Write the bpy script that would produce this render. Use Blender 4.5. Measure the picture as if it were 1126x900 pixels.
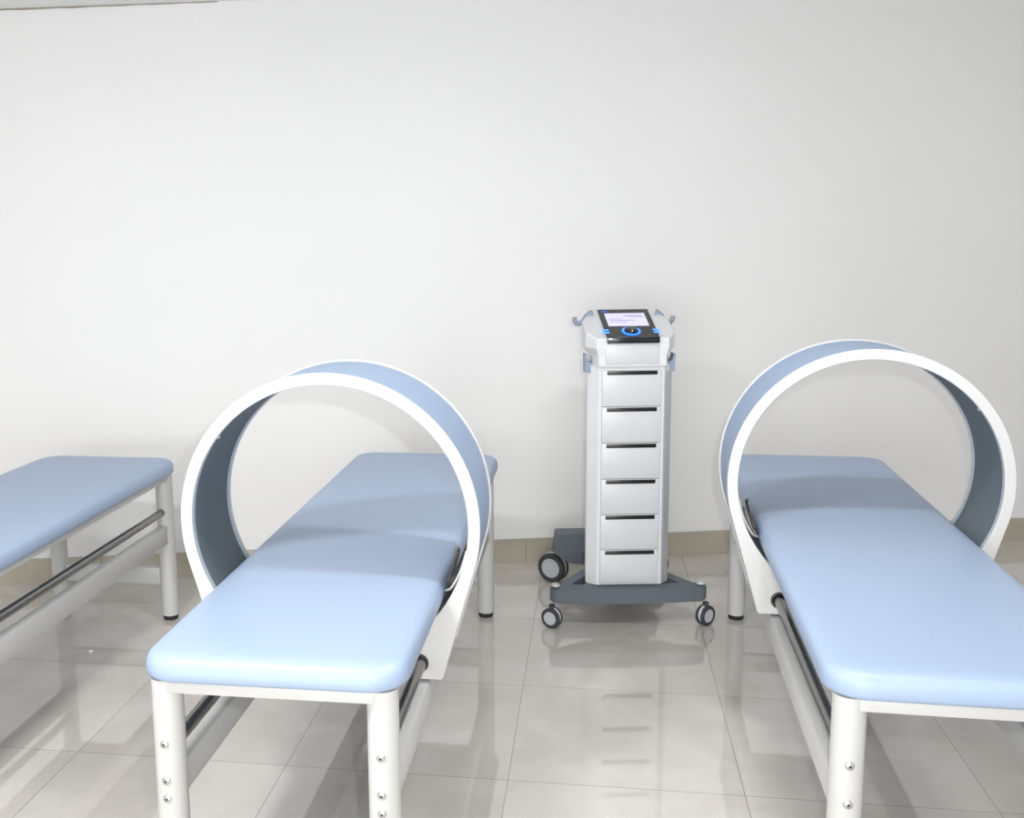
import bpy, bmesh, math
from mathutils import Vector, Matrix
for o in list(bpy.data.objects): bpy.data.objects.remove(o)
scene = bpy.context.scene
C = scene.collection
PI = math.pi

# ------------------------------------------------------------------ camera
CAM_H = 1.4126
def camera():
    pitch, yaw, roll = 0.1615607740935632, -0.16157218266696666, 0.01501296986857743
    cy, sy, cp, sp = math.cos(yaw), math.sin(yaw), math.cos(pitch), math.sin(pitch)
    fwd = Vector((sy*cp, cy*cp, -sp)); right = Vector((cy, -sy, 0)); down = fwd.cross(right)
    cr, sr = math.cos(roll), math.sin(roll)
    r = cr*right + sr*down; d = -sr*right + cr*down
    cd = bpy.data.cameras.new('camera'); co = bpy.data.objects.new('camera', cd); C.objects.link(co)
    u = -d; b = -fwd
    co.matrix_world = Matrix(((r.x, u.x, b.x, 0), (r.y, u.y, b.y, 0), (r.z, u.z, b.z, CAM_H), (0, 0, 0, 1)))
    cd.sensor_width = 36; cd.lens = 1177.3/1126*36; cd.shift_x = (563-465)/1126; cd.clip_start = .02
    scene.camera = co
camera()

# ------------------------------------------------------------------ light and exposure
scene.view_settings.view_transform = 'Standard'
scene.view_settings.look = 'None'
scene.view_settings.gamma = 1
scene.view_settings.use_curve_mapping = False
scene.view_settings.exposure = 0.0
w = bpy.data.worlds.new('world'); scene.world = w; w.use_nodes = True
w.node_tree.nodes['Background'].inputs[0].default_value = (1, 1, 1, 1)
w.node_tree.nodes['Background'].inputs[1].default_value = 0.3

def area(name, loc, sx, sy, power, col=(1, 1, 1), rot=(0, 0, 0)):
    l = bpy.data.lights.new(name, 'AREA'); l.shape = 'RECTANGLE'; l.size = sx; l.size_y = sy
    l.energy = power; l.color = col
    o = bpy.data.objects.new(name, l); o.location = loc; o.rotation_euler = rot; C.objects.link(o)
def point(name, loc, rad, power, col=(1, 1, 1)):
    l = bpy.data.lights.new(name, 'POINT'); l.shadow_soft_size = rad; l.energy = power; l.color = col
    o = bpy.data.objects.new(name, l); o.location = loc; C.objects.link(o)
area('ceiling_lamp_light', (-1.2, 1.25, 2.25), .4, .18, 38, (1.0, .995, .985))
area('second_ceiling_lamp_light', (.38, 2.2, 2.30), .32, .14, 18, (1.0, .995, .985))
area('added_front_fill', (-.6, -2.5, .95), 3.0, 1.6, 122, (.985, .993, 1.0), (PI/2, 0, 0))  # added soft source behind the camera, brightens the far wall; no window here
def spot(name, loc, target, angle, rad, power, col=(1, 1, 1)):
    l = bpy.data.lights.new(name, 'SPOT'); l.shadow_soft_size = rad; l.energy = power; l.color = col
    l.spot_size = math.radians(angle); l.spot_blend = 1.0
    o = bpy.data.objects.new(name, l); o.location = loc; C.objects.link(o)
    o.rotation_euler = (Vector(target)-Vector(loc)).to_track_quat('-Z', 'Y').to_euler()
spot('camera_flash_light', (.07, .12, 1.48), (-.18, 4.3, 1.0), 100, 0.012, 84, (.985, .99, 1.0))

# ------------------------------------------------------------------ materials
def lin(c):
    return tuple(((x/255/12.92) if x/255 <= .04045 else ((x/255+.055)/1.055)**2.4) for x in c) + (1,)
def mat(name, rgb, rough=.5, metal=0, spec=.5, coat=0, noise=0, nscale=40, bump=0, bscale=400, emit=None, estr=1):
    m = bpy.data.materials.new(name); m.use_nodes = True; nt = m.node_tree
    b = nt.nodes['Principled BSDF']; col = lin(rgb)
    b.inputs['Base Color'].default_value = col
    b.inputs['Roughness'].default_value = rough; b.inputs['Metallic'].default_value = metal
    b.inputs['Specular IOR Level'].default_value = spec; b.inputs['Coat Weight'].default_value = coat
    tc = nt.nodes.new('ShaderNodeTexCoord')
    n = nt.nodes.new('ShaderNodeTexNoise'); n.inputs['Scale'].default_value = nscale; n.inputs['Detail'].default_value = 4
    nt.links.new(tc.outputs['Object'], n.inputs['Vector'])
    r = nt.nodes.new('ShaderNodeValToRGB')
    k = 1-noise
    r.color_ramp.elements[0].position = .3; r.color_ramp.elements[1].position = .7
    r.color_ramp.elements[0].color = (col[0]*k, col[1]*k, col[2]*k, 1); r.color_ramp.elements[1].color = col
    nt.links.new(n.outputs['Fac'], r.inputs['Fac']); nt.links.new(r.outputs['Color'], b.inputs['Base Color'])
    if bump:
        n2 = nt.nodes.new('ShaderNodeTexNoise'); n2.inputs['Scale'].default_value = bscale; n2.inputs['Detail'].default_value = 3
        nt.links.new(tc.outputs['Object'], n2.inputs['Vector'])
        bp = nt.nodes.new('ShaderNodeBump'); bp.inputs['Strength'].default_value = bump; bp.inputs['Distance'].default_value = .002
        nt.links.new(n2.outputs['Fac'], bp.inputs['Height']); nt.links.new(bp.outputs['Normal'], b.inputs['Normal'])
    if emit:
        b.inputs['Emission Color'].default_value = lin(emit); b.inputs['Emission Strength'].default_value = estr
    return m

M = {
 'wall': mat('wall_paint', (236, 236, 236), .75, spec=.25, noise=.03, nscale=1.1, bump=.25, bscale=9),
 'ceiling': mat('ceiling_paint', (240, 240, 239), .8, spec=.2, noise=.02, nscale=2),
 'cornice': mat('cornice_brown', (168, 158, 146), .8, spec=.2, noise=.2, nscale=6),
 'skirting': mat('skirting_tile', (180, 174, 158), .25, spec=.5, noise=.12, nscale=9),
 'white': mat('white_powder_coat', (195, 195, 193), .35, noise=.02, nscale=8),
 'pad': mat('blue_vinyl', (156, 174, 200), .42, spec=.45, noise=.04, nscale=120, bump=.12, bscale=700),
 'ringwhite': mat('white_panel', (202, 202, 202), .4, noise=.01, nscale=5),
 'ringblue': mat('blue_cover', (148, 167, 194), .5, spec=.3, noise=.05, nscale=150, bump=.1, bscale=600),
 'rim': mat('pale_blue_rim', (176, 190, 200), .4, noise=.02),
 'lining': mat('slate_lining', (101, 111, 118), .6, spec=.3, noise=.08, nscale=200, bump=.1, bscale=700),
 'rod': mat('steel_rod', (135, 134, 132), .2, metal=.95, noise=.1),
 'bushing': mat('dark_bushing', (52, 50, 52), .4),
 'rubber': mat('black_rubber', (34, 33, 34), .6, noise=.1),
 'steel': mat('bolt_steel', (200, 200, 200), .25, metal=.85, noise=.05),
 'cable': mat('pale_cable', (205, 205, 200), .5),
 'darkcable': mat('dark_strip', (72, 66, 64), .4),
 'dwhite': mat('device_white', (214, 215, 218), .38, noise=.015, nscale=6),
 'dsilver': mat('device_silver', (190, 193, 197), .35, metal=.25, noise=.02, nscale=6),
 'dface': mat('device_drawer', (202, 204, 207), .34, noise=.015, nscale=6),
 'dhook': mat('hook_blue_grey', (136, 148, 168), .45, noise=.04),
 'dbase': mat('base_slate', (92, 101, 109), .5, noise=.12, nscale=90, bump=.2, bscale=500),
 'tyre': mat('tyre_grey', (58, 59, 63), .6, noise=.1),
 'hub': mat('hub_grey', (186, 190, 192), .45, noise=.03),
 'cap': mat('cap_grey', (190, 190, 188), .35, noise=.03),
 'black': mat('gloss_black', (22, 23, 26), .15, spec=.5),
 'slot': mat('slot_black', (18, 18, 19), .3),
 'screen': mat('lit_screen', (180, 178, 205), .3, emit=(206, 201, 232), estr=.62),
 'screenbar': mat('lit_screen_bar', (90, 90, 110), .3, emit=(140, 140, 165), estr=.5),
 'led': mat('blue_led', (60, 140, 255), .3, emit=(80, 150, 255), estr=1.3),
 'ledring': mat('blue_led_ring', (40, 110, 240), .3, emit=(50, 125, 255), estr=1.6),
 'logo': mat('blue_logo', (50, 90, 200), .3, emit=(40, 80, 190), estr=.5),
 'pellet': mat('white_scrap', (240, 240, 236), .8),
}
def floor_mat():
    m = bpy.data.materials.new('polished_floor_tile'); m.use_nodes = True; nt = m.node_tree; N = nt.nodes; L = nt.links
    b = N['Principled BSDF']
    geo = N.new('ShaderNodeNewGeometry'); sep = N.new('ShaderNodeSeparateXYZ'); L.new(geo.outputs['Position'], sep.inputs[0])
    def mth(op, a, c=None):
        n = N.new('ShaderNodeMath'); n.operation = op
        for i, v in enumerate((a, c)):
            if v is None: continue
            if isinstance(v, (int, float)): n.inputs[i].default_value = v
            else: L.new(v, n.inputs[i])
        return n.outputs[0]
    ds = []
    for ax, off in (('X', -2.0146), ('Y', 3.2068)):
        t = mth('DIVIDE', mth('SUBTRACT', sep.outputs[ax], off-60), .6)
        f = mth('FRACT', t); ds.append((mth('MINIMUM', f, mth('SUBTRACT', 1.0, f)), mth('FLOOR', t)))
    grout = mth('LESS_THAN', mth('MINIMUM', ds[0][0], ds[1][0]), .0019)
    comb = N.new('ShaderNodeCombineXYZ'); L.new(ds[0][1], comb.inputs[0]); L.new(ds[1][1], comb.inputs[1])
    wn = N.new('ShaderNodeTexWhiteNoise'); wn.noise_dimensions = '3D'; L.new(comb.outputs[0], wn.inputs['Vector'])
    nz = N.new('ShaderNodeTexNoise'); nz.inputs['Scale'].default_value = 3.2; nz.inputs['Detail'].default_value = 7; nz.inputs['Distortion'].default_value = 1.2
    add = N.new('ShaderNodeVectorMath'); add.operation = 'MULTIPLY_ADD'; L.new(wn.outputs['Color'], add.inputs[0]); add.inputs[1].default_value = (20, 20, 20); L.new(geo.outputs['Position'], add.inputs[2])
    L.new(add.outputs[0], nz.inputs['Vector'])
    r = N.new('ShaderNodeValToRGB'); L.new(nz.outputs['Fac'], r.inputs['Fac'])
    r.color_ramp.elements[0].position = .3; r.color_ramp.elements[0].color = lin((194, 189, 181))
    r.color_ramp.elements[1].position = .7; r.color_ramp.elements[1].color = lin((209, 205, 199))
    mx = N.new('ShaderNodeMix'); mx.data_type = 'RGBA'; L.new(grout, mx.inputs[0]); L.new(r.outputs[0], mx.inputs[6]); mx.inputs[7].default_value = lin((150, 145, 138))
    L.new(mx.outputs[2], b.inputs['Base Color'])
    b.inputs['Roughness'].default_value = .035; b.inputs['IOR'].default_value = 1.95
    return m
M['floor'] = floor_mat()

# ------------------------------------------------------------------ helpers
def link(name, me, m, parent=None, loc=None, rot=None, smooth=True):
    o = bpy.data.objects.new(name, me); C.objects.link(o)
    if m is not None:
        me.materials.clear(); me.materials.append(m)
    if parent: o.parent = parent
    if loc: o.location = loc
    if rot: o.rotation_euler = rot
    if smooth:
        for p in me.polygons: p.use_smooth = True
        try: me.set_sharp_from_angle(angle=math.radians(40))
        except Exception: pass
    return o
def build(name, bm, m, parent=None, **k):
    bmesh.ops.recalc_face_normals(bm, faces=bm.faces)
    me = bpy.data.meshes.new(name); bm.to_mesh(me); bm.free()
    return link(name, me, m, parent, **k)
def box(bm, x0, x1, y0, y1, z0, z1, bev=0, seg=2):
    r = bmesh.ops.create_cube(bm, size=1)
    vs = r['verts']
    for v in vs:
        v.co = Vector((x0+(v.co.x+.5)*(x1-x0), y0+(v.co.y+.5)*(y1-y0), z0+(v.co.z+.5)*(z1-z0)))
    if bev:
        es = list({e for v in vs for e in v.link_edges})
        bmesh.ops.bevel(bm, geom=es, offset=bev, segments=seg, affect='EDGES', profile=.5)
def cyl(bm, p0, p1, r0, r1=None, seg=32, cap=True, bev=0):
    r1 = r0 if r1 is None else r1
    p0, p1 = Vector(p0), Vector(p1); d = p1-p0; L = d.length
    q = d.to_track_quat('Z', 'Y').to_matrix().to_4x4()
    prof = [(r0, 0), (r1, L)] if not bev else [(r0-bev, 0), (r0-bev*.3, bev*.3), (r0, bev), (r1, L-bev), (r1-bev*.3, L-bev*.3), (r1-bev, L)]
    rings = []
    for rr, z in prof:
        rings.append([bm.verts.new(p0 + q.to_3x3() @ Vector((rr*math.cos(2*PI*i/seg), rr*math.sin(2*PI*i/seg), z))) for i in range(seg)])
    for a, b in zip(rings, rings[1:]):
        for i in range(seg): bm.faces.new((a[i], a[(i+1) % seg], b[(i+1) % seg], b[i]))
    if cap: bm.faces.new(rings[0][::-1]); bm.faces.new(rings[-1])
def lathe(bm, prof, p, axis, seg=40):
    """prof: closed list of (r, t) turned round axis through p"""
    a = Vector(axis).normalized(); q = a.to_track_quat('Z', 'Y').to_matrix(); p = Vector(p)
    rings = [[bm.verts.new(p + q @ Vector((r*math.cos(2*PI*i/seg), r*math.sin(2*PI*i/seg), t))) for i in range(seg)] for r, t in prof]
    for k in range(len(rings)):
        A, B = rings[k], rings[(k+1) % len(rings)]
        for i in range(seg): bm.faces.new((A[i], A[(i+1) % seg], B[(i+1) % seg], B[i]))
def prism(bm, pts, z0, z1, f=None):
    a = [bm.verts.new((x, y, z0 if not f else f(x, y, 0))) for x, y in pts]
    b = [bm.verts.new((x, y, z1 if not f else f(x, y, 1))) for x, y in pts]
    n = len(pts); bm.faces.new(a[::-1]); bm.faces.new(b)
    for i in range(n): bm.faces.new((a[i], a[(i+1) % n], b[(i+1) % n], b[i]))
def tube(bm, pts, r, seg=10):
    pts = [Vector(p) for p in pts]; rings = []
    for i, p in enumerate(pts):
        d = (pts[min(i+1, len(pts)-1)] - pts[max(i-1, 0)]).normalized(); q = d.to_track_quat('Z', 'Y').to_matrix()
        rr = r[i] if isinstance(r, (list, tuple)) else r
        rings.append([bm.verts.new(p + q @ Vector((rr*math.cos(2*PI*k/seg), rr*math.sin(2*PI*k/seg), 0))) for k in range(seg)])
    for a, b in zip(rings, rings[1:]):
        best = min(range(seg), key=lambda s: sum((a[i].co-b[(i+s) % seg].co).length for i in range(seg)))
        for i in range(seg): bm.faces.new((a[i], a[(i+1) % seg], b[(i+1+best) % seg], b[(i+best) % seg]))
    bm.faces.new(rings[0][::-1]); bm.faces.new(rings[-1])
def catmull(P, n=8):
    P = [Vector(p) for p in P]; P = [P[0]*2-P[1]] + P + [P[-1]*2-P[-2]]; out = []
    for i in range(1, len(P)-2):
        for k in range(n):
            t = k/n; a, b, c, d = P[i-1:i+3]
            out.append(.5*((2*b)+(c-a)*t+(2*a-5*b+4*c-d)*t*t+(3*b-a-3*c+d)*t**3))
    return out + [P[-2]]
def rrect(hx, hy, r, seg=10):
    pts = []
    for cx, cy, a0 in ((hx-r, hy-r, 0), (-hx+r, hy-r, 90), (-hx+r, -hy+r, 180), (hx-r, -hy+r, 270)):
        for k in range(seg+1):
            a = math.radians(a0+90*k/seg); pts.append((cx+r*math.cos(a), cy+r*math.sin(a)))
    return pts
def plate_mesh(outline, holes, depth, bevel=0):
    """flat panel with holes in the XZ plane, thickness along +Y from 0 to depth"""
    cu = bpy.data.curves.new('panel_outline', 'CURVE'); cu.dimensions = '2D'; cu.fill_mode = 'BOTH'
    cu.extrude = depth/2-bevel; cu.bevel_depth = bevel; cu.bevel_resolution = 2
    for pts in [outline]+holes:
        s = cu.splines.new('POLY'); s.points.add(len(pts)-1); s.use_cyclic_u = True
        for i, (x, z) in enumerate(pts): s.points[i].co = (x, z, 0, 1)
    o = bpy.data.objects.new('panel_tmp', cu); C.objects.link(o)
    dg = bpy.context.evaluated_depsgraph_get()
    me = bpy.data.meshes.new_from_object(o.evaluated_get(dg)); bpy.data.objects.remove(o); bpy.data.curves.remove(cu)
    me.transform(Matrix(((1, 0, 0, 0), (0, 0, -1, depth/2), (0, 1, 0, 0), (0, 0, 0, 1))))
    return me
def empty(name, loc, rz, label, cat, group=None):
    o = bpy.data.objects.new(name, None); C.objects.link(o); o.location = loc; o.rotation_euler = (0, 0, rz)
    o.empty_display_size = .1
    o['label'] = label; o['category'] = cat
    if group: o['group'] = group
    return o
def structure(o): o['kind'] = 'structure'; return o
def copy_tree(o, parent=None):
    c = o.copy(); C.objects.link(c)
    if parent: c.parent = parent
    for ch in [x for x in bpy.data.objects if x.parent == o]: copy_tree(ch, c)
    return c

# ------------------------------------------------------------------ room
CEIL = 2.7
def ceil_z(x): return 2.291+(x+2.27)*.040      # the ceiling is a little out of level
A = Vector((-2.439, 3.947)); D = Vector((1.934, 5.084)); dirw = (D-A).normalized(); nrm = Vector((-dirw.y, dirw.x))
def wp(s, back=0): return A + dirw*s + nrm*back          # a point on the far wall; s metres from A, back behind its face
WL, WR = -1.35, 5.2
pl, pr = wp(WL), wp(WR)
XL, XR, YB = -3.75, pr.x, -2.6
bm = bmesh.new(); prism(bm, [(XL-.1, YB-.1), (XR+.1, YB-.1), (XR+.1, pr.y+.4), (XL-.1, pr.y+.4)], -.05, 0)
structure(build('floor', bm, M['floor'], smooth=False))
bm = bmesh.new(); prism(bm, [(XL-.1, YB-.1), (XR+.1, YB-.1), (XR+.1, pr.y+.4), (XL-.1, pr.y+.4)], 0, 0, lambda x, y, k: ceil_z(x)+k*.05)
structure(build('ceiling', bm, M['ceiling'], smooth=False))
def wallslab(name, a, b, off, m=M['wall'], z0=0, z1=CEIL):
    a, b = Vector(a), Vector(b); bm = bmesh.new()
    prism(bm, [tuple(a), tuple(b), tuple(b+off), tuple(a+off)], z0, z1)
    return structure(build(name, bm, m, smooth=False))
wallslab('wall_far', wp(-2.2), wp(WR+.1), nrm*.1)
wallslab('wall_left', (XL, YB-.1), (XL, wp(-1.35).y+.1), Vector((-.1, 0)))
wallslab('wall_right', (XR, YB-.1), (XR, pr.y), Vector((.1, 0)))
wallslab('wall_near', (XL, YB), (XR, YB), Vector((0, -.1)))
# skirting of floor tiles cut to a low strip, one row along the far wall
bm = bmesh.new(); s = -1.5+.12; TW = .6
while s < WR:
    e = min(s+TW-.002, WR)
    a0, b0 = wp(s), wp(e); q = -nrm*.009
    prism(bm, [tuple(a0+q), tuple(b0+q), tuple(b0), tuple(a0)], 0, .105)
    s += TW
structure(build('baseboard_far', bm, M['skirting'], smooth=False))
wallslab('baseboard_left', (XL, YB), (XL, wp(-1.3).y-.05), Vector((.009, 0)), M['skirting'], 0, .105)
# thin brownish strip along the seam where the wall meets the ceiling, fading out to the right
bm = bmesh.new()
n = 26; pts = []
for i in range(n+1):
    s_ = -.6+1.6*i/n
    h = .010*(1-.75*(i/n))*(1+.25*math.sin(i*2.3))
    pts.append((s_, h))
lo = [bm.verts.new((*(wp(s_, -.004)), ceil_z(wp(s_).x)-h)) for s_, h in pts]
hi = [bm.verts.new((*(wp(s_, -.004)), ceil_z(wp(s_).x)-.0003)) for s_, h in pts]
lob = [bm.verts.new((*(wp(s_, .002)), ceil_z(wp(s_).x)-h)) for s_, h in pts]
hib = [bm.verts.new((*(wp(s_, .002)), ceil_z(wp(s_).x)-.0003)) for s_, h in pts]
for i in range(n):
    bm.faces.new((lo[i], lo[i+1], hi[i+1], hi[i])); bm.faces.new((lob[i], lob[i+1], lo[i+1], lo[i]))
    bm.faces.new((hib[i], hib[i+1], lob[i+1], lob[i])); bm.faces.new((hi[i], hi[i+1], hib[i+1], hib[i]))
bm.faces.new((lo[0], hi[0], hib[0], lob[0])); bm.faces.new((lo[n], lob[n], hib[n], hi[n]))
structure(build('trim_1', bm, M['cornice'], smooth=False))

# ------------------------------------------------------------------ treatment couch
PADW, PADL = .532, 2.015
ZP0, ZP1 = .562, .616
LX = .217; LY = PADL/2-.045
def make_couch(loc, rz, label):
    t = empty('treatment_couch', loc, rz, label, 'treatment couch', 'blue padded treatment couches')
    # pad: stuffed slab with soft shoulders
    bm = bmesh.new(); H = ZP1-ZP0
    prof = [(-.012, 0), (-.004, .003), (0, .009), (.0, .020), (-.001, .030), (-.004, .038), (-.009, .0445), (-.017, .0490), (-.032, .0518), (-.06, .0535), (-.1, .054)]
    rings = []
    for ins, z in prof:
        rr = max(.076+ins*.7, .012)
        rings.append([bm.verts.new((x, y, ZP0+z)) for x, y in rrect(PADW/2+ins, PADL/2+ins, rr)])
    n = len(rings[0])
    for a, b in zip(rings, rings[1:]):
        for i in range(n): bm.faces.new((a[i], a[(i+1) % n], b[(i+1) % n], b[i]))
    bm.faces.new(rings[0][::-1]); bm.faces.new(rings[-1])
    build('padded_top', bm, M['pad'], t)
    # frame under the pad
    fz0, fz1 = ZP0-.026, ZP0
    for s in (-1, 1):
        bm = bmesh.new(); y = s*(LY+.014)
        box(bm, -LX, LX, y-.014, y+.014, fz0, fz1, .003); build('end_rail', bm, M['white'], t)
        bm = bmesh.new(); x = s*(LX+.010)
        box(bm, x-.013, x+.013, -LY+.0, LY, fz0, fz1, .003); build('side_rail', bm, M['white'], t)
    for sx in (-1, 1):
        for sy in (-1, 1):
            bm = bmesh.new(); cyl(bm, (sx*LX, sy*LY, .018), (sx*LX, sy*LY, ZP0-.0005), .031, seg=40)
            leg = build('leg', bm, M['white'], t)
            bm = bmesh.new(); cyl(bm, (sx*LX, sy*LY, 0), (sx*LX, sy*LY, .018), .027, .029, seg=32, bev=.003)
            build('rubber_foot', bm, M['rubber'], leg)
            for z in (.43, .353, .315):
                if z == .315 and sy > 0: continue
                bm = bmesh.new(); p = Vector((sx*LX, sy*(LY+.0305), z))
                lathe(bm, [(.0001, .004), (.005, .0035), (.0085, .0015), (.009, 0), (.0001, 0)], p, (0, sy, 0), 20)
                b = build('bolt', bm, M['steel'], leg)
                bm = bmesh.new(); cyl(bm, p+Vector((0, sy*.0030, 0)), p+Vector((0, sy*.0044, 0)), .0030, seg=6)
                build('hex_socket', bm, M['bushing'], t).parent = leg
    for s in (-1, 1):
        bm = bmesh.new(); x = s*LX
        box(bm, x-.016, x+.016, -LY+.028, LY-.028, .297, .367, .004)
        build('lower_rail', bm, M['white'], t)
        bm = bmesh.new(); cyl(bm, (s*.213, -LY+.029, .407+.009), (s*.213, LY-.029, .407+.009), .0145, seg=24)
        build('guide_rod', bm, M['rod'], t)
        bm = bmesh.new(); y = s*LY
        box(bm, -LX+.028, LX-.028, y-.015, y+.015, .135, .200, .004)
        build('cross_rail', bm, M['white'], t)
    return t
couch_a = make_couch((-.612, 2.857, 0), 0, 'blue padded couch with white frame in the middle, between plain couch and trolley')
couch_b = copy_tree(couch_a); couch_b.location = (.714, 2.935, 0); couch_b.rotation_euler = (0, 0, math.radians(-1.4))
couch_b['label'] = 'blue padded couch with white frame at right, cut off by the right edge'
couch_c = copy_tree(couch_a); couch_c.location = (-1.785, 2.69, 0)
couch_c['label'] = 'plain blue padded couch without any ring, cut off at the left edge'

# ------------------------------------------------------------------ magnetic ring
RO, RI, DEP = .357, .334, .28
ZC = .744
def ring_outline(ro, foot_x=.268, foot_z=-.366, inner_x=.183):
    a = math.radians(-18); pts = []
    N = 96
    for i in range(N+1):
        t = a + (PI-2*a)*i/N
        pts.append((ro*math.cos(t), ro*math.sin(t)))
    # left foot
    pts += [(-foot_x, foot_z+.004), (-foot_x+.004, foot_z), (-inner_x, foot_z)]
    b0 = math.acos(inner_x/ro)
    M_ = 20
    for i in range(M_+1):
        t = PI+b0 + (PI-2*b0)*i/M_
        pts.append((ro*math.cos(t), ro*math.sin(t)))
    pts += [(inner_x, foot_z), (foot_x-.004, foot_z), (foot_x, foot_z+.004)]
    return pts
def circle(r, cx=0, cz=0, n=96): return [(cx+r*math.cos(2*PI*i/n), cz+r*math.sin(2*PI*i/n)) for i in range(n)]
def make_ring(loc, rz, label):
    t = empty('magnetic_therapy_ring', loc, rz, label, 'therapy ring', 'blue and white rings round the couches')
    T = .010; HX, HZ, HR = .213, -.328, .0235
    holes = [circle(RI), circle(HR, -HX, HZ, 32), circle(HR, HX, HZ, 32)]
    for nm, y in (('front_panel', 0), ('back_panel', DEP-T)):
        me = plate_mesh(ring_outline(RO), holes, T, .0025)
        link(nm, me, M['ringwhite'], t, loc=(0, y, ZC))
    # blue cover round the outside
    out = ring_outline(RO-.0025, .2655, -.3635, .1855); inn = ring_outline(RO-.0075, .2605, -.3585, .1905)
    bm = bmesh.new(); y0, y1 = T, DEP-T
    a = [bm.verts.new((x, y0, ZC+z)) for x, z in out]; b = [bm.verts.new((x, y1, ZC+z)) for x, z in out]
    c = [bm.verts.new((x, y0, ZC+z)) for x, z in inn]; d = [bm.verts.new((x, y1, ZC+z)) for x, z in inn]
    n = len(a)
    def skip(i):   # leave the foot bottoms and the underside open where the guide rods enter
        return False
    for i in range(n):
        j = (i+1) % n
        bm.faces.new((a[i], a[j], b[j], b[i])); bm.faces.new((c[i], d[i], d[j], c[j]))
        bm.faces.new((a[i], c[i], c[j], a[j])); bm.faces.new((b[i], b[j], d[j], d[i]))
    build('outer_cover', bm, M['ringblue'], t)
    bm = bmesh.new()
    lathe(bm, [(RI, .0), (RI, DEP-2*T-.010), (RI+.005, DEP-2*T-.010), (RI+.005, 0)], (0, T+.005, ZC), (0, 1, 0), 128)
    build('inner_lining', bm, M['lining'], t)
    for y in (.0035, DEP-.0235):
        bm = bmesh.new(); lathe(bm, [(RI-.0015, 0), (RI-.0015, .020), (RI+.004, .020), (RI+.004, 0)], (0, y, ZC), (0, 1, 0), 128)
        build('inner_rim', bm, M['rim'], t)
    for s in (-1, 1):
        bm = bmesh.new(); lathe(bm, [(.017, 0), (.017, .045), (HR-.0005, .045), (HR-.0005, 0)], (s*HX, -.002, ZC+HZ), (0, 1, 0), 32)
        build('rod_bushing', bm, M['bushing'], t)
        a_ = math.radians(90-s*53)
        bm = bmesh.new(); q = Vector((-math.cos(a_), 0, -math.sin(a_)))
        lathe(bm, [(.0001, .005), (.004, .004), (.0055, 0), (.0001, 0)], Vector((RI*math.cos(a_), .030, ZC+RI*math.sin(a_)))+q*-.001, q, 16)
        build('screw', bm, M['ringwhite'], t)
    return t
RL = (-.616, 2.36, 0)
ring_a = make_ring(RL, 0, 'blue and white ring standing round the middle couch, left of the trolley')
RR_ = math.radians(-1.4)
ring_b = copy_tree(ring_a); ring_b.location = (.7135, 2.90, 0); ring_b.rotation_euler = (0, 0, RR_)
ring_b['label'] = 'blue and white ring standing round the right couch'

# each ring's lead and metal strip, in the gap between the pad and the ring
def gap_parts(ring, s):
    bm = bmesh.new(); x = s*.295
    tube(bm, catmull([(x+s*.004, .05, ZC-.06), (x, -.0+.10, ZC-.085), (x-s*.012, .02, ZC-.135)]), .0045)
    build('metal_strip', bm, M['darkcable'], ring)
    bm = bmesh.new()
    tube(bm, catmull([(s*.325, .030, ZC-.06), (s*.312, .024, ZC-.105), (s*.288, .03, ZC-.150), (s*.270, .05, ZC-.165)]), .003)
    build('lead', bm, M['cable'], ring)
gap_parts(ring_a, 1); gap_parts(ring_b, -1)

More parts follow.
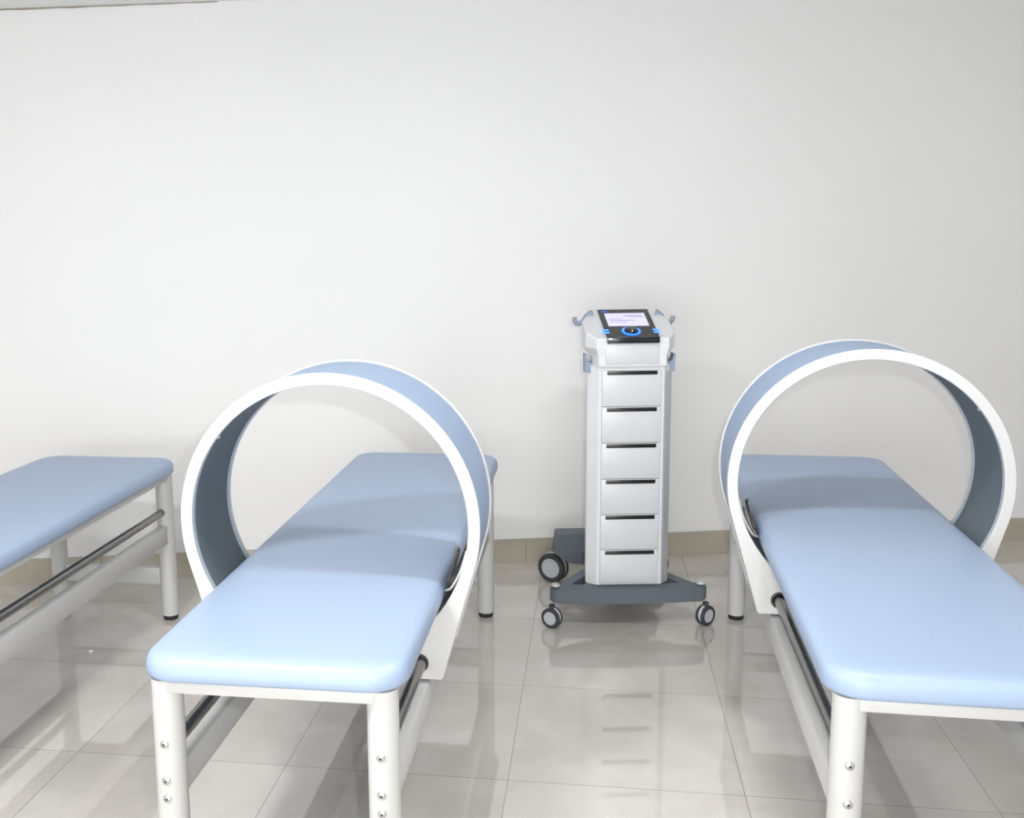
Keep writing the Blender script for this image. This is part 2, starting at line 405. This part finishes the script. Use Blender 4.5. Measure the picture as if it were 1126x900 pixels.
# ------------------------------------------------------------------ device trolley
def make_trolley(loc, rz):
    t = empty('therapy_device_trolley', loc, rz, 'tall white device trolley with dark wheeled base and blue lit screen', 'medical trolley')
    # column, a chamfered tower: front at y=0
    W2, F2, DP = .149, .116, .21
    plan = [(-F2, 0), (F2, 0), (W2, .035), (.125, DP), (-.125, DP), (-W2, .035)]
    bm = bmesh.new(); prism(bm, plan, .15, .9485); build('column', bm, M['dwhite'], t, smooth=False)
    bm = bmesh.new(); prism(bm, [(W2+.001, .036), (.127, DP-.01), (.122, DP-.01), (W2-.004, .034), (F2+.004, .0015), (F2+.0055, -.0005)], .152, .925)
    build('side_cover', bm, M['dsilver'], t, smooth=False)
    zs = [.930-i*.1303 for i in range(7)]
    for i in range(6):
        zt = zs[i]+.004; zb = (zs[i+1]+.0055) if i < 5 else .158
        bm = bmesh.new(); box(bm, -.104, .104, -.010, .002, zb, zt, .0025)
        dr = build('drawer', bm, M['dface'], t)
        bm = bmesh.new(); box(bm, -.087, .089, -.0125, -.004, zt-.0165, zt-.0025, .001)
        build('handle_slot', bm, M['slot'], dr)
    # head
    def top(y): return 1.045 + max(0, y+.02)*.38
    lower = [(-.119, -.014), (.119, -.014), (.134, .03), (.134, .18), (.10, .215), (-.10, .215), (-.134, .18), (-.134, .03)]
    wide = [(-.126, -.016), (.126, -.016), (.157, .03), (.157, .125), (.108, .215), (-.108, .215), (-.157, .125), (-.157, .03)]
    bm = bmesh.new()
    L0 = [bm.verts.new((x, y, .949)) for x, y in lower]
    L1 = [bm.verts.new((x, y, .985)) for x, y in lower]
    L2 = [bm.verts.new((x, y, 1.012)) for x, y in wide]
    L3 = [bm.verts.new((x, y, top(y)-.006)) for x, y in wide]
    L4 = [bm.verts.new((x*.965, y*.96+.002, top(y))) for x, y in wide]
    for a, b in ((L0, L1), (L1, L2), (L2, L3), (L3, L4)):
        for i in range(8): bm.faces.new((a[i], a[(i+1) % 8], b[(i+1) % 8], b[i]))
    bm.faces.new(L0[::-1]); bm.faces.new(L4)
    head = build('console', bm, M['dwhite'], t, smooth=False)
    head['label'] = 'white chamfered console housing'
    # console front seam
    bm = bmesh.new(); box(bm, -.0935, .0935, -.0185, -.010, .957, 1.030, .0015); build('front_plate', bm, M['dface'], t)
    # black display panel on the slope (local frame: u across, v up the slope)
    sl = math.atan(.38); ov = Vector((0, -.028, top(-.02)-.002))
    def S(u, v, h): return ov + Vector((u, v*math.cos(sl)-h*math.sin(sl), v*math.sin(sl)+h*math.cos(sl)))
    def slab(name, u0, u1, v0, v1, h0, h1, m, par, pts=None):
        bm = bmesh.new(); pts = pts or [(u0, v0), (u1, v0), (u1, v1), (u0, v1)]
        a = [bm.verts.new(S(u, v, h0)) for u, v in pts]; b = [bm.verts.new(S(u, v, h1)) for u, v in pts]; n = len(pts)
        bm.faces.new(a[::-1]); bm.faces.new(b)
        for i in range(n): bm.faces.new((a[i], a[(i+1) % n], b[(i+1) % n], b[i]))
        return build(name, bm, m, par, smooth=False)
    V1 = .235
    panel = slab('display_panel', -.091, .091, 0, V1, -.001, .006, M['black'], t)
    bm = bmesh.new(); box(bm, -.091, .091, -.030, -.018, 1.030, 1.052, .002)
    build('panel_lip', bm, M['black'], panel)
    scr = slab('screen', -.072, .072, .095, .200, .0062, .0072, M['screen'], panel)
    for u0, u1, v0, v1 in ((-.005, .060, .176, .181), (.012, .066, .166, .169), (-.062, -.015, .150, .153), (-.062, .030, .138, .1405), (-.062, .000, .126, .1285)):
        slab('screen_text', u0, u1, v0, v1, .0072, .0075, M['screenbar'], panel).parent = scr
    slab('logo', -.080, -.058, .212, .222, .0062, .0068, M['logo'], panel)
    axis = Vector((0, -math.sin(sl), math.cos(sl))); kc = S(.0, .052, .006)
    bm = bmesh.new(); lathe(bm, [(.026, 0), (.026, .003), (.033, .003), (.033, 0)], kc, axis, 48); build('light_ring', bm, M['ledring'], panel)
    bm = bmesh.new(); cyl(bm, kc, kc+axis*.009, .025, .024, seg=40, bev=.002); kn = build('control_knob', bm, M['black'], panel)
    bm = bmesh.new(); q = kc+axis*.0088; box(bm, q.x-.0015, q.x+.0015, q.y-.019, q.y-.008, q.z-.009, q.z-.001); build('pointer', bm, M['ringwhite'], kn)
    for s in (-1, 1):
        for v in (.038, .058):
            slab('indicator_light', *(sorted((s*.078, s*.100))), v, v+.009, .0062, .0075, M['led'], panel)
    # upper hooks (arms that leave the back corners, tips turned up) and lower cable hooks
    for s in (-1, 1):
        bm = bmesh.new()
        P = [(s*.114, .168, top(.168)+.003), (s*.129, .164, top(.160)+.001), (s*.147, .160, top(.140)-.010), (s*.163, .158, top(.140)-.021), (s*.176, .158, top(.14)-.013), (s*.179, .158, top(.14)+.003)]
        tube(bm, catmull(P, 5), [.014]*4+[.011]*4+[.0085]*18, 12)
        build('upper_hook', bm, M['dhook'], t)
        bm = bmesh.new()
        cx = s*.1385
        out = [(-.0175, -.030), (.0175, -.030), (.0175, -.002), (.0185, .030), (.012, .031), (.0105, .008), (.004, .001), (-.004, .001), (-.0095, .008), (-.0135, .026), (-.019, .024), (-.0175, -.002)]
        a = [bm.verts.new((cx-s*x*1.15, .025, .957+z*1.15)) for x, z in out]; b = [bm.verts.new((cx-s*x*1.15, .075, .957+z*1.15)) for x, z in out]; n = len(out)
        bm.faces.new(a); bm.faces.new(b[::-1])
        for i in range(n): bm.faces.new((a[i], a[(i+1) % n], b[(i+1) % n], b[i]))
        build('cable_hook', bm, M['dhook'], t, smooth=False)
    # base: bowed front beam, splayed arms, spine and raised rear beam
    bm = bmesh.new()
    fr = []; N = 16
    for i in range(N+1):
        x = -.258+.516*i/N; fr.append((x, -.052+.018*(abs(x)/.27)**2))
    bk = [(x, y+.062) for x, y in reversed(fr)]
    endR = [(.258+.026*math.sin(math.radians(a)), fr[-1][1]+.031-.031*math.cos(math.radians(a))) for a in (20, 50, 90, 130, 160)]
    endL = [(-.258-.026*math.sin(math.radians(a)), fr[0][1]+.031+.031*math.cos(math.radians(a))) for a in (20, 50, 90, 130, 160)]
    plan = fr+endR+bk+endL
    prism(bm, plan, .094, .147)
    bmesh.ops.bevel(bm, geom=[e for e in bm.edges if abs(e.verts[0].co.z-e.verts[1].co.z) < 1e-6], offset=.005, segments=2, affect='EDGES')
    base = build('base_frame', bm, M['dbase'], t)
    for s in (-1, 1):
        bm = bmesh.new()
        pts = [(s*.262, -.020), (s*.240, .000), (s*.120, .13), (s*.125, .16), (s*.140, .16), (s*.277, .010)]
        prism(bm, pts, .100, .138, lambda x, y, k: (.100 if k == 0 else .132)+max(0, y)*.16)
        build('base_arm', bm, M['dbase'], t, smooth=False)
    bm = bmesh.new(); box(bm, -.10, .10, .01, .46, .096, .146, .006); build('base_spine', bm, M['dbase'], t)
    bm = bmesh.new()
    y0, y1 = .42, .51
    out = [(-.200, .220), (.200, .220), (.212, .140), (.150, .100), (.06, .09), (-.06, .09), (-.150, .100), (-.212, .140)]
    a = [bm.verts.new((x, y0, z)) for x, z in out]; b = [bm.verts.new((x, y1, z)) for x, z in out]; n = len(out)
    bm.faces.new(a); bm.faces.new(b[::-1])
    for i in range(n): bm.faces.new((a[i], a[(i+1) % n], b[(i+1) % n], b[i]))
    build('rear_beam', bm, M['dbase'], t, smooth=False)
    def caster(cx, cy, r, zt, yaw, wd):
        ax = Vector((math.sin(yaw), -math.cos(yaw), 0)); bm = bmesh.new(); p = Vector((cx, cy, r))
        h = wd/2
        for s in (1, -1):
            lathe(bm, [(r*.66, s*h*.35), (r*.66, s*h*.92), (r*.80, s*h), (r*.94, s*h*.92), (r, s*h*.7), (r, s*h*.42), (r*.96, s*h*.35)], p, ax, 36)
        wh = build('caster', bm, M['tyre'], t)
        bm = bmesh.new()
        for s in (1, -1):
            lathe(bm, [(.0001, s*h*.4), (.0001, s*h*.90), (r*.25, s*h*.88), (r*.45, s*h*.80), (r*.66, s*h*.88), (r*.66, s*h*.4)], p, ax, 32)
        build('hub', bm, M['hub'], wh)
        bm = bmesh.new(); lathe(bm, [(.0001, -h*.30), (.0001, h*.30), (r*.90, h*.30), (r*.98, 0), (r*.90, -h*.30)], p+Vector((0, 0, .004)), ax, 32)
        build('housing', bm, M['hub'], wh)
        bm = bmesh.new(); cyl(bm, (cx, cy, r*1.3), (cx, cy, zt), .011, seg=16); build('stem', bm, M['tyre'], wh)
        return wh
    for s in (-1, 1):
        caster(s*.268+s*.010, -.02, .037, .086, s*.62, .036)
        caster(s*.207, .50, .061, .112, s*.62, .056)
        bm = bmesh.new(); cyl(bm, (s*.263, -.004, .1495), (s*.263, -.004, .159), .0165, .014, seg=24, bev=.002)
        build('end_cap', bm, M['cap'], t)
    return t
make_trolley((.125, 3.795, 0), math.radians(9.5))

# small scrap on the floor beside the plain couch
bm = bmesh.new(); bmesh.ops.create_icosphere(bm, subdivisions=2, radius=.009)
for v in bm.verts:
    v.co *= 1+.18*math.sin(v.co.x*900+v.co.y*500); v.co.z = v.co.z*.6+.005
    v.co.z = max(v.co.z, 0)
o = build('paper_scrap', bm, M['pellet'], loc=(-1.715, 3.294, 0)); o['label'] = 'tiny white scrap on the floor by the plain couch'; o['category'] = 'scrap'
